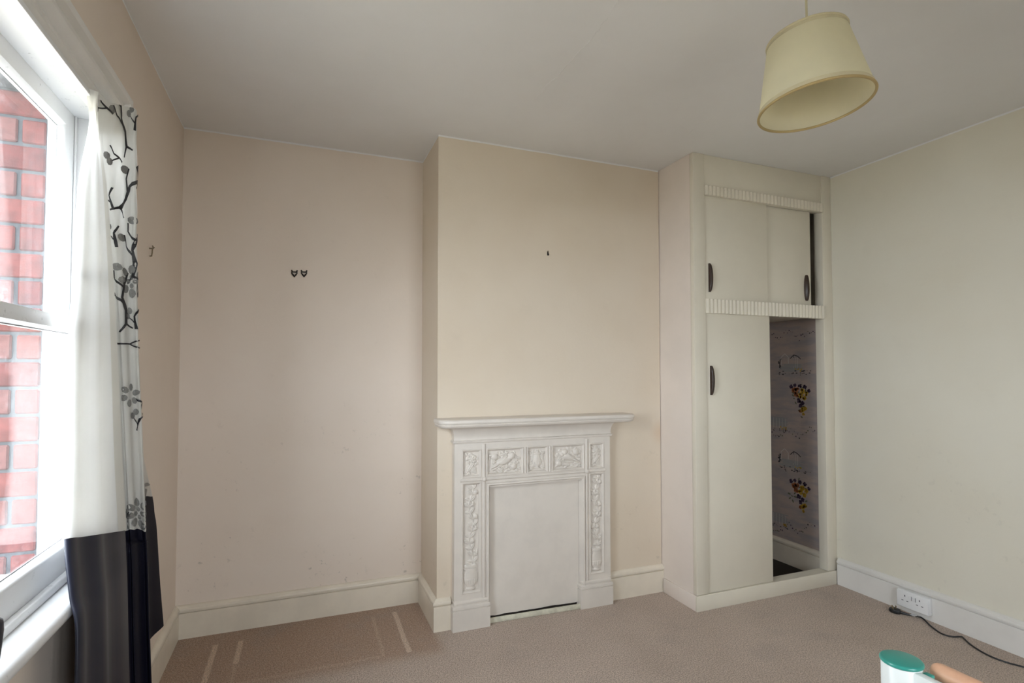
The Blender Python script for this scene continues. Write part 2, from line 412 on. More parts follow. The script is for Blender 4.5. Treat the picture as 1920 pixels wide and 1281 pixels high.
# ------------------------------------------------------------------ built-in cupboard
cup = empty('built_in_cupboard', (X2, -D2, 0))
tag(cup, 'cream built-in alcove cupboard with sliding doors and fluted rails', 'cupboard')
yF = -D2
bx('side_panel', M_cuplit, cup, X2, X2+.018, yF+.0302, -.001, .0, ZC-.001)
bx('stile', M_cup, cup, X2, 2.733, yF, yF+.03, .085, ZC-.001, bev=.002)
bx('stile', M_cup, cup, 3.6735, X3-.001, yF, yF+.06, .085, ZC-.001, bev=.002)
bx('fascia', M_cup, cup, 2.733, 3.6735, yF+.006, yF+.022, 2.405, ZC-.001, bev=.001)
def fluted(z0, z1):
    mb = MB(); n = 34; x0, x1 = 2.731, 3.676; rows = [[], []]
    prof = []
    for i in range(n*6+1):
        ph = (i % 6)/6*2*PI; prof.append((x0+(x1-x0)*i/(n*6), yF-.008-.0065*abs(math.sin(ph/2))))
    top = [(x, y, z1) for x, y in prof]; bot = [(x, y, z0) for x, y in prof]
    mb.grid([[(x, yF+.02, z0) for x, y in prof], bot, top, [(x, yF+.02, z1) for x, y in prof]])
    mb.poly([(x0, yF+.02, z0), (x0, prof[0][1], z0), (x0, prof[0][1], z1), (x0, yF+.02, z1)])
    mb.poly([(x1, yF+.02, z0), (x1, prof[-1][1], z0), (x1, prof[-1][1], z1), (x1, yF+.02, z1)])
    return mb.build('fluted_rail', M_cup, cup)
fluted(2.360, 2.415); fluted(1.676, 1.757)
bx('shelf', M_cup, cup, X2+.018, X3-.001, yF+.09, -.001, 1.70, 1.72)
bx('track', M_cup, cup, 2.733, 3.6735, yF+.022, yF+.062, 2.368, 2.40)
bx('track', M_cup, cup, 2.733, 3.6735, yF+.022, yF+.062, 1.695, 1.7485)
bx('track', M_cup, cup, X2+.02, X3-.025, yF+.001, yF+.065, .03, .082)
bx('plinth', M_cup, cup, X2-.012, X3-.0215, yF-.012, yF, 0, .0855, bev=.0025)
bx('plinth', M_cuplit, cup, X2-.012, X2, yF, -D1-.0255, 0, .0845, bev=.0025)
def pull(x, z0, z1, y, s, parent):
    mb = MB(); zc, h = (z0+z1)/2, (z1-z0)/2; N = 16; rows = []
    for i in range(N+1):
        t = -1+2*i/N; wd = .010+.016*math.sqrt(max(0, 1-t*t*.94)); dp = .006+.016*math.sqrt(max(0, 1-t*t*.96)); zz = zc+h*t
        rows.append([(x-s*.011, y, zz), (x-s*.011, y-dp*.8, zz), (x-s*.008, y-dp, zz), (x-s*.011+s*wd*.7, y-dp*.9, zz), (x-s*.011+s*wd, y-dp*.35, zz), (x-s*.011+s*wd, y, zz)])
    return mb.grid(rows, True, True).build('handle', M_handle, parent, True)
def door(x0, x1, z0, z1, y, hx, hz0, hz1, s, lab):
    d = bx('sliding_door', M_cup, cup, x0, x1, y, y+.012, z0, z1, bev=.001)
    pull(hx, hz0, hz1, y, s, d); return d
door(2.7335, 3.212, 1.750, 2.362, yF+.008, 2.772, 1.80, 1.965, 1, '')
dd = MB(); ydr = yF+.026
dd.box(3.15, 3.597, ydr, ydr+.012, 1.752, 2.362, bev=.001); dr = dd.build('sliding_door', M_cup, cup, True); pull(3.552, 1.789, 1.953, ydr, -1, dr)
door(2.7335, 3.224, .0835, 1.690, yF+.008, 2.776, 1.2055, 1.3735, 1, '')
bx('sliding_door', M_cup, cup, 2.74, 3.20, ydr, ydr+.012, .0835, 1.690, bev=.001)
# old scenic wallpaper left inside the cupboard, on the room's right wall
pw = MB().box(X3-.0015, X3-.0003, -D2+.065, -.0005, HB+.001, 1.699).build('wallpaper', M_paper, cup)
PR = {k: plain('paper_print_'+k, c, .8) for k, c in dict(ink=(.045, .042, .05), yellow=(.55, .34, .03), orange=(.36, .13, .05), plum=(.06, .035, .075), leaf=(.13, .14, .09), pale=(.60, .58, .55), teal=(.27, .31, .32)).items()}
prints = {k: MB() for k in PR}
layer = {'teal': .0016, 'ink': .0018, 'leaf': .0018, 'plum': .0020, 'orange': .0021, 'yellow': .0022, 'pale': .0022}
def pdisc(k, y, z, r, n=7, el=1., a=0.):
    prints[k].poly([(X3-layer[k], y+r*math.cos(t)*math.cos(a)-r*el*math.sin(t)*math.sin(a), z+r*math.cos(t)*math.sin(a)+r*el*math.sin(t)*math.cos(a)) for t in [i*2*PI/n for i in range(n)]])
def pline(k, pts, wd=.003):
    for (a, b), (c, d) in zip(pts[:-1], pts[1:]):
        L = math.hypot(c-a, d-b) or 1; nx, ny = -(d-b)/L*wd/2, (c-a)/L*wd/2
        prints[k].poly([(X3-layer[k], a+nx, b+ny), (X3-layer[k], c+nx, d+ny), (X3-layer[k], c-nx, d-ny), (X3-layer[k], a-nx, b-ny)])
random.seed(11)
def motif_house(u, v):
    p = on(0, X3, u, v); y, z = p[1], p[2]; g = -1   # +y is into the cupboard (left in view)
    for i in range(9): pline('teal', [(y+.10-random.random()*.05, z-.004-i*.006), (y-.12+random.random()*.06, z-.006-i*.006)], .0035)
    pline('pale', [(y+.075, z-.01), (y+.075, z+.045), (y+.045, z+.07), (y+.015, z+.045), (y+.015, z+.0)], .004)
    for q in (-.03, -.045, -.06): pline('pale', [(y+q, z-.03), (y+q, z+.04)], .0025)
    pline('ink', [(y+.0, z+.035), (y-.03, z+.06), (y-.06, z+.05), (y-.085, z+.03)], .006)
    pline('ink', [(y-.03, z+.06), (y-.028, z-.02)], .004); pline('ink', [(y+.085, z+.03), (y+.09, z-.03)], .008)
    for i in range(26): pdisc('ink', y+random.uniform(-.16, .10), z-.055-random.random()*.02+random.uniform(-.01, .01), random.uniform(.003, .009), 6, .45)
    for i in range(10): pdisc('ink', y+.085+random.gauss(0, .008), z+random.uniform(-.03, .035), random.uniform(.003, .007), 6)
    for i in range(6): pdisc('yellow', y+random.uniform(-.09, -.02), z-.045+random.uniform(-.008, .008), .005, 6)
def motif_flowers(u, v):
    p = on(0, X3, u, v); y, z = p[1], p[2]
    for i in range(26): pdisc('leaf', y+random.gauss(0, .035), z+random.gauss(0, .055), random.uniform(.008, .015), 6, .45, random.random()*PI)
    for dy, dz, k, r in ((.06, .075, 'plum', .014), (.03, .085, 'plum', .012), (-.01, .08, 'plum', .014), (-.05, .075, 'plum', .014), (-.08, .05, 'plum', .012), (.035, .05, 'orange', .020), (.012, .055, 'orange', .016), (.02, .02, 'orange', .018), (-.03, .045, 'yellow', .018), (-.06, .03, 'yellow', .015), (-.015, .015, 'yellow', .018), (-.045, .0, 'yellow', .015), (.0, -.02, 'plum', .016), (-.03, -.035, 'plum', .014), (-.012, -.055, 'plum', .013), (-.03, -.08, 'yellow', .017), (-.05, -.07, 'yellow', .013), (-.012, -.09, 'orange', .012), (-.035, -.11, 'yellow', .010)):
        for q in range(5):
            a = q*2*PI/5+random.random(); pdisc(k, y+dy+r*.6*math.cos(a), z+dz+r*.6*math.sin(a), r*.55, 7)
def motif_arches(u, v):
    p = on(0, X3, u, v); y, z = p[1], p[2]
    for i in range(8): pline('teal', [(y+.09, z+.03-i*.008), (y-.07+random.random()*.03, z+.032-i*.008)], .004)
    for q in range(5): pline('pale', [(y+.06-q*.025, z-.04), (y+.06-q*.025, z+.03)], .0025)
    for i in range(14): pdisc('ink', y+random.uniform(-.07, .08), z-.055+random.uniform(-.012, .01), random.uniform(.003, .008), 6, .5)
    for i in range(6): pdisc('yellow', y+random.uniform(-.05, .0), z-.04+random.uniform(-.01, .01), .006, 6)
for k in range(3):
    v = 682+k*180-180
    if k: motif_house(1482, v)
    if k: motif_flowers(1498, 566+k*180)
    if k: motif_arches(1464, 612+k*180)
for v in (628, 812, 990):
    for i in range(26):
        p = on(0, X3, 1448+i*3.2, v+6*math.sin(i*.5)+random.uniform(-5, 5)); pdisc(random.choice(('ink', 'plum', 'leaf')), p[1], p[2], random.uniform(.002, .006), 6)
for k, mb in prints.items():
    o = mb.build('printed_motif', PR[k], pw, weld=False); o['kind'] = 'stuff'
bx('floor_shade_sheet', M_dark, cup, X2+.02, X3-.026, yF+.066, -.0005, .0005, .004)  # dark sheet over the carpet, painting the shade inside the cupboard
settle(cup)

# ------------------------------------------------------------------ fireplace
fp = empty('fireplace', (1.79, -D1, 0))
tag(fp, 'white painted cast-iron fireplace surround with floral relief and boarded-up opening', 'fireplace')
yW = -D1; yB = yW-.030; yT = yW-.042
def ibox(name, x0, x1, z0, z1, y=yT, b=.0025): return bx(name, M_iron, fp, x0, x1, y, yW, z0, z1, bev=b)
cells = dict(sqL=(1.3672, 1.467, .784, .925), p1=(1.503, 1.709, .784, .925), p2=(1.7377, 1.857, .784, .925), p3=(1.8869, 2.0857, .784, .925), sqR=(2.126, 2.214, .784, .925), tallL=(1.3672, 1.467, .185, .753), tallR=(2.126, 2.214, .185, .753))
fr = MB()
for x0, x1, z0, z1 in ((1.324, 1.3672, .145, .97), (2.214, 2.26, .145, .97), (1.467, 1.503, .145, .97), (2.0857, 2.126, .145, .97),
                       (1.3672, 1.467, .145, .185), (2.126, 2.214, .145, .185), (1.3672, 1.467, .753, .784), (2.126, 2.214, .753, .784),
                       (1.3672, 1.467, .925, .97), (2.126, 2.214, .925, .97), (1.503, 2.0857, .925, .97), (1.503, 2.0857, .724, .784), (1.709, 1.7377, .784, .925), (1.857, 1.8869, .784, .925)):
    fr.box(x0, x1, yT, yW, z0, z1)
fr.build('surround_frame', M_iron, fp)
mpf = lambda a, b, d: (a, d, b)
for k, (x0, x1, z0, z1) in cells.items():
    mb = MB(); frame(mb, x0-.004, x1+.004, z0-.004, z1+.004, [(0, yT), (.0015, yT-.004), (.004, yT-.0055), (.0065, yT-.004), (.010, yT+.001), (.0125, yT+.005), (.014, yB)], mpf); mb.build('panel_moulding', M_iron, fp, True)
def bead(p, q, r): return MB().tube([p, q], r, 10).build('bead', M_iron, fp, True)
for x in (1.485, 2.104): bead((x, yT, .15), (x, yT, .955), .0085)
bead((1.355, yT, .7685), (2.225, yT, .7685), .0075)
for x in (1.485, 2.104):
    b = MB().lathe([(0, .016), (.006, .0155), (.011, .012), (.013, .006), (.013, 0)], n=20).build('boss', M_iron, fp, True)
    b.data.transform(Matrix.Translation((x, yT, .7685)) @ Matrix.Rotation(PI/2, 4, 'X'))
for x in (1.7234, 1.872): bead((x, yT, .786), (x, yT, .925), .007)
# moulding round the opening (three mitred sides)
OP = [(0, yW), (0, yT-.004), (.004, yT-.010), (.011, yT-.011), (.015, yT-.006), (.018, yT+.004), (.024, yT+.012), (.026, yB+.014)]
oa0, oa1, oz = 1.4985, 2.0925, .7475
R4 = [[(oa0+i, d, 0) for i, d in OP], [(oa0+i, d, oz-i) for i, d in OP], [(oa1-i, d, oz-i) for i, d in OP], [(oa1-i, d, 0) for i, d in OP]]
for k in range(3): MB().grid([R4[k], R4[k+1]]).build('opening_moulding', M_iron, fp, True)
# relief panels: modelled foliage
def relief(name, x0, x1, z0, z1, stamps, n=.0016):
    wd, hh = x1-x0, z1-z0; nx, nz_ = int(wd/n), int(hh/n)
    X, Z = np.meshgrid(np.linspace(0, wd, nx), np.linspace(0, hh, nz_)); Hh = np.zeros_like(X)
    for st in stamps:
        k = st[0]
        if k == 'leaf':
            _, cx, cz, L, Wd, a, h = st; dx, dz = X-cx, Z-cz; u = dx*math.cos(a)+dz*math.sin(a); v = -dx*math.sin(a)+dz*math.cos(a)
            s_ = np.clip(u/L, 0, 1); wv = Wd*np.sin(PI*s_**.8)+1e-6; m = (u > 0) & (u < L) & (np.abs(v) < wv)
            q = h*np.sqrt(np.clip(1-(v/wv)**2, 0, 1))**.8-h*.45*np.exp(-(v/.0013)**2); Hh = np.where(m, np.maximum(Hh, q), Hh)
        elif k == 'disc':
            _, cx, cz, r, h = st; d = np.hypot(X-cx, Z-cz); Hh = np.maximum(Hh, np.where(d < r, h*np.sqrt(np.clip(1-(d/r)**2, 0, 1)), 0))
        elif k == 'flower':
            _, cx, cz, r, h, np_ = st; dx, dz = X-cx, Z-cz; d = np.hypot(dx, dz); th = np.arctan2(dz, dx); rr = r*(.72+.28*np.cos(np_*th))
            q = h*(np.clip(1-(d/rr)**2, 0, 1)**.4)*(.55+.45*np.clip(d/r*1.6, 0, 1)); q = np.where(d < r*.25, h*.9, q); Hh = np.where(d < rr, np.maximum(Hh, q), Hh)
        elif k == 'stem':
            _, pts, r, h = st
            for (ax, az), (bx_, bz) in zip(pts[:-1], pts[1:]):
                vx, vz = bx_-ax, bz-az; L2 = vx*vx+vz*vz; t = np.clip(((X-ax)*vx+(Z-az)*vz)/L2, 0, 1); d = np.hypot(X-ax-t*vx, Z-az-t*vz)
                Hh = np.maximum(Hh, np.where(d < r, h*np.sqrt(np.clip(1-(d/r)**2, 0, 1)), 0))
        elif k == 'urn':
            _, cx, cz, sc, h = st; zz = (Z-cz)/sc
            pz = [0, .05, .09, .15, .22, .35, .5, .68, .8, .86, .9, .94, 1.0]; pr = [.19, .21, .15, .17, .24, .31, .33, .29, .24, .24, .31, .31, .27]
            wv = np.interp(zz, pz, pr)*sc; m = (zz >= 0) & (zz <= 1) & (np.abs(X-cx) < wv)
            q = h*np.sqrt(np.clip(1-((X-cx)/wv)**2, 0, 1))*(1-.22*((zz > .86) & (zz < .89))-.2*((zz > .10) & (zz < .14)))
            beads_ = ((zz > .24) & (zz < .42)); q = q+beads_*h*.22*np.abs(np.sin((X-cx)/.0042))
            Hh = np.where(m, np.maximum(Hh, q), Hh)
            for sd in (-1, 1):
                d = np.abs(np.hypot((X-cx-sd*.30*sc)/1., (Z-cz-.75*sc))-.10*sc); Hh = np.maximum(Hh, np.where(d < .004, h*.5*np.sqrt(np.clip(1-(d/.004)**2, 0, 1)), 0))
        elif k == 'bird':
            _, cx, cz, sc, h, f = st
            for ox, oz_, ra, rb, a in ((0, 0, .40, .17, .25), (.34, .16, .13, .11, 0), (-.42, -.18, .30, .07, .45), (-.05, .05, .28, .10, .7)):
                dx, dz = (X-cx-f*ox*sc)*f, Z-cz-oz_*sc; u = dx*math.cos(a)+dz*math.sin(a); v = -dx*math.sin(a)+dz*math.cos(a)
                q = 1-(u/(ra*sc))**2-(v/(rb*sc))**2; Hh = np.maximum(Hh, np.where(q > 0, h*np.sqrt(np.clip(q, 0, 1)), 0))
    Hh *= 1.35
    e = np.minimum(np.minimum(X, wd-X), np.minimum(Z, hh-Z)); Hh *= np.clip(e/.003, 0, 1)
    V = np.stack([X+x0, yB-Hh, Z+z0], -1).reshape(-1, 3); idx = np.arange(nx*nz_).reshape(nz_, nx)
    F = np.stack([idx[:-1, :-1], idx[:-1, 1:], idx[1:, 1:], idx[1:, :-1]], -1).reshape(-1, 4)
    me = bpy.data.meshes.new(name); me.from_pydata(V.tolist(), [], F.tolist()); me.update()
    return link(name, me, M_iron, fp, True)
def foliage(wd, hh, seed, n, lmin=.018, lmax=.034):
    r = random.Random(seed); st = []
    for i in range(n): st.append(('leaf', r.uniform(.01, wd-.01), r.uniform(.006, hh-.012), r.uniform(lmin, lmax), r.uniform(.006, .009), r.uniform(0, 2*PI), r.uniform(.0045, .0065)))
    for i in range(max(2, n//5)): st.append(('flower', r.uniform(.018, wd-.018), r.uniform(.016, hh-.016), r.uniform(.010, .015), .0075, r.choice((5, 6))))
    for i in range(n//3): st.append(('disc', r.uniform(.01, wd-.01), r.uniform(.01, hh-.01), r.uniform(.004, .007), .006))
    return st
I = .010
for k, (x0, x1, z0, z1) in cells.items():
    a0, a1, b0, b1 = x0+I, x1-I, z0+I, z1-I; wd, hh = a1-a0, b1-b0; mir = k.endswith('R')
    if k.startswith('tall'):
        st = [('urn', wd/2, .004, .125, .0105)]; stem = [(wd/2+.012*math.sin(i*.55), .12+i*(hh-.135)/26) for i in range(27)]
        st.append(('stem', stem, .0035, .006)); r = random.Random(5)
        for i in range(0, 27, 2):
            cx, cz = stem[i]; sd = 1 if (i//2) % 2 else -1
            st.append(('leaf', cx, cz-.006, .040, .0105, PI/2-sd*r.uniform(.5, .95), .0075)); st.append(('leaf', cx, cz-.004, .030, .008, PI/2+sd*r.uniform(1.0, 1.5), .006))
            if i % 4 == 0: st.append(('flower', cx-sd*.020, cz+.008, .0155, .0095, 5)) if i % 8 else st.append(('disc', cx-sd*.018, cz+.006, .014, .0095))
        if mir: pass
    elif k.startswith('sq'):
        st = foliage(wd, hh, 21, 24)+[('stem', [(.012, .012), (.03, .04), (.045, .075), (.05, .10)], .003, .006), ('flower', wd*.55, hh*.70, .022, .009, 6), ('leaf', .02, .02, .06, .013, .9, .007)]
    elif k == 'p2':
        st = [s_ for s_ in foliage(wd/2, hh, 33, 18)]; st += [(s_[0], wd-s_[1], *s_[2:5], PI-s_[5], s_[6]) if s_[0] == 'leaf' else (s_[0], wd-s_[1], *s_[2:]) for s_ in st]
        st += [('urn', wd/2, .012, .085, .010), ('flower', wd/2, hh*.82, .016, .009, 6)]
    else:
        f = 1 if k == 'p1' else -1
        st = foliage(wd, hh, 44 if f > 0 else 52, 46)+[('bird', wd/2-f*.005, hh*.50, .115, .011, f), ('disc', wd*(.72 if f > 0 else .4), hh*.74, .020, .011), ('disc', wd*(.20 if f > 0 else .8), hh*.72, .020, .010), ('disc', wd*.78 if f > 0 else wd*.2, hh*.25, .019, .010), ('stem', [(.01, .01), (wd*.35, .035), (wd*.7, .03)], .003, .006)]
    relief('relief_panel', a0, a1, b0, b1, st)
# cove under the shelf, shelf, plinth blocks
def loft(name, x0, x1, yf, rows, mat=M_iron):
    L = [[(x0-o, yW, z), (x0-o, yf-o, z), (x1+o, yf-o, z), (x1+o, yW, z)] for z, o in rows]
    return MB().grid(L, True, True).build(name, mat, fp, True)
loft('cornice', 1.324, 2.26, yT, [(.962, 0), (.963, .005), (.970, .010), (.976, .010), (.979, .004), (.990, .003), (1.004, .004), (1.018, .007), (1.030, .011), (1.040, .017), (1.046, .022), (1.0505, .024)])
sh = []
for z, ins in ((1.050, .026), (1.052, .016), (1.058, .008), (1.066, .005), (1.0705, .008), (1.072, .004), (1.078, .0005), (1.085, 0), (1.091, .0025), (1.0945, .007), (1.096, .014)):
    a, b, f, r = 1.222+ins, 2.388-ins, yW-.150+ins, .062-ins*.6
    row = [(a, yW, z)]+[(a+r-r*math.cos(t), f+r-r*math.sin(t), z) for t in [i*PI/20 for i in range(11)]]+[(b-r+r*math.sin(t), f+r-r*math.cos(t), z) for t in [i*PI/20 for i in range(11)]]+[(b, yW, z)]
    sh.append(row)
MB().grid(sh, True, True).build('mantel_shelf', M_iron, fp, True)
PL = [(0, .013), (.104, .013), (.106, .008), (.110, .008), (.112, .0135), (.124, .012), (.129, .006), (.131, .002), (.136, .002), (.138, .0065), (.146, .005), (.150, 0)]
loft('plinth_block', 1.326, 1.5035, yT-.004, PL); loft('plinth_block', 2.0705, 2.2535, yT-.004, PL)
# board closing the opening and the loose strip at its foot
bd = MB(); xs = np.linspace(1.508, 2.090, 24); rr = random.Random(2)
bot = [(x, yW-.014, .034+(x-1.508)*-.012+rr.uniform(-.002, .002)) for x in xs]
bd.grid([[(x, yW-.002, z) for x, _, z in bot], bot, [(x, yW-.014, .735) for x in xs], [(x, yW-.002, .735) for x in xs]]).build('blocking_board', M_iron, fp)
bx('gap_shade_strip', M_dark, fp, 1.512, 2.086, yW-.006, yW-.001, 0.002, .034)  # dark strip painting the shade in the gap below the board
st = MB().box(0, .562, -.012, 0, 0, .026, bev=.002)
so = st.build('loose_strip', M_stripwood, fp, True); so.data.transform(Matrix.Translation((1.513, yW-.018, .001)) @ Matrix.Rotation(-.035, 4, 'Z') @ Matrix.Rotation(-.012*0, 4, 'Y'))
settle(fp)

# ------------------------------------------------------------------ curtains
def catmull(P, n):
    """P (k, m, 3) -> refined along axis 0 by n per span"""
    P = np.asarray(P, float); ext = np.concatenate([[2*P[0]-P[1]], P, [2*P[-1]-P[-2]]]); out = []
    for i in range(len(P)-1):
        a, b, c, d = ext[i:i+4]
        for j in range(n):
            t = j/n; out.append(.5*((2*b)+(-a+c)*t+(2*a-5*b+4*c-d)*t*t+(-a+3*b-3*c+d)*t**3))
    out.append(P[-1]); return np.array(out)
def gridmesh(name, G, mat, parent, smooth=True):
    r, c, _ = G.shape; idx = np.arange(r*c).reshape(r, c)
    F = np.stack([idx[:-1, :-1], idx[:-1, 1:], idx[1:, 1:], idx[1:, :-1]], -1).reshape(-1, 4)
    me = bpy.data.meshes.new(name); me.from_pydata(G.reshape(-1, 3).tolist(), [], F.tolist()); me.update(); return link(name, me, mat, parent, smooth)
def normals(G):
    du = np.gradient(G, axis=1); dv = np.gradient(G, axis=0); n = np.cross(du, dv); return n/(np.linalg.norm(n, axis=2, keepdims=True)+1e-9)
NC, NR = 10, 8
# rows: (z, list of (u, x) per fold line); fold lines run from the leading hem to the far end
ROWS = [
 (2.103, .035, [(184, .050), (176, .042), (164, .030), (172, .030), (187, .038), (198, .054), (209, .056), (224, .074), (238, .080), (256, .098), (254, .066), (252, .058)]),
 (2.02, .03, [(184, .054), (178, .044), (170, .028), (180, .026), (190, .036), (200, .056), (211, .054), (225, .076), (239, .078), (256, .098), (254, .066), (252, .058)]),
 (1.84, 0, [(197, .064), (176, .046), (150, .020), (176, .022), (200, .036), (209, .056), (220, .052), (232, .074), (243, .076), (256, .094), (254, .066), (252, .056)]),
 (1.62, 0, [(208, .070), (176, .046), (141, .018), (174, .020), (210, .038), (217, .056), (227, .056), (237, .072), (247, .076), (257, .092), (255, .066), (253, .056)]),
 (1.36, 0, [(217, .072), (172, .046), (129, .016), (172, .018), (219, .040), (226, .058), (235, .060), (243, .072), (252, .078), (261, .092), (259, .066), (258, .056)]),
 (1.10, 0, [(224, .074), (172, .046), (126, .016), (174, .018), (226, .044), (233, .062), (242, .064), (250, .076), (259, .082), (268, .094), (266, .066), (264, .056)]),
 (.865, 0, [(233, .080, 995), (175, .056, 1004), (122, .028, 1011), (174, .030, 1006), (234, .052, 996), (240, .070, 999), (247, .074, 998), (255, .084, 997), (265, .090, 995), (274, .100, 993), (268, .046, 936), (286, .042, 931)]),
 (.79, -.02, [(235, .092), (180, .078), (132, .062), (180, .062), (236, .070), (243, .082), (250, .086), (258, .094), (267, .098), (276, .106), (270, .046), (290, .046)]),
 (.72, -.01, [(237, .102), (184, .094), (143, .084), (186, .080), (238, .082), (245, .092), (252, .094), (260, .102), (269, .106), (278, .114), (272, .045), (294, .050)]),
 (.50, 0, [(240, .112), (186, .104), (139, .096), (188, .088), (241, .090), (248, .102), (255, .102), (263, .112), (272, .114), (281, .122), (274, .044), (300, .056)]),
 (.295, 0, [(244, .118), (186, .110), (134, .102), (188, .094), (245, .096), (252, .108), (259, .108), (266, .120), (276, .120), (285, .130), (276, .042), (307, .062)]),
]
SEAM = 6
def curtain_grid(rows):
    ctrl = []
    for z, dz, cs in rows:
        line = []
        for j, (u, x, *vv) in enumerate(cs):
            if vv: line.append(tuple(on(0, x, u, vv[0]))); continue
            zz = z+dz*math.exp(-((j-8.5)/2.8)**2)
            line.append((x, y_at(u, x, zz), zz))
        ctrl.append(line)
    C_ = np.array(ctrl)
    for r_ in C_:                                  # one broad soft fold across the printed front
        for j, rip in ((5, .004), (6, .003), (7, -.003), (8, -.002)):
            t = (j-4)/5; r_[j, :2] = r_[4, :2]*(1-t)+r_[9, :2]*t; r_[j, 0] += rip; r_[j, 1] -= rip*1.5
    G = catmull(C_.transpose(1, 0, 2), NC).transpose(1, 0, 2)      # along the cloth
    G = catmull(G, NR); N = normals(G); c = np.arange(G.shape[1])/NC; r = np.arange(G.shape[0])/NR
    wv = np.where(c < 2, np.sin(c*PI*2.6+.4)*np.sin(np.clip(c/2, 0, 1)*PI), 0)[None, :]*np.clip((r-1)/3, 0, 1)[:, None]*.007
    wv = wv+(.0015*np.sin(r[:, None]*9+c[None, :]*4))*np.clip(1.2-np.abs(r[:, None]-2)/2, 0, 1)*(c[None, :] > 4)
    return G+N*wv[..., None]
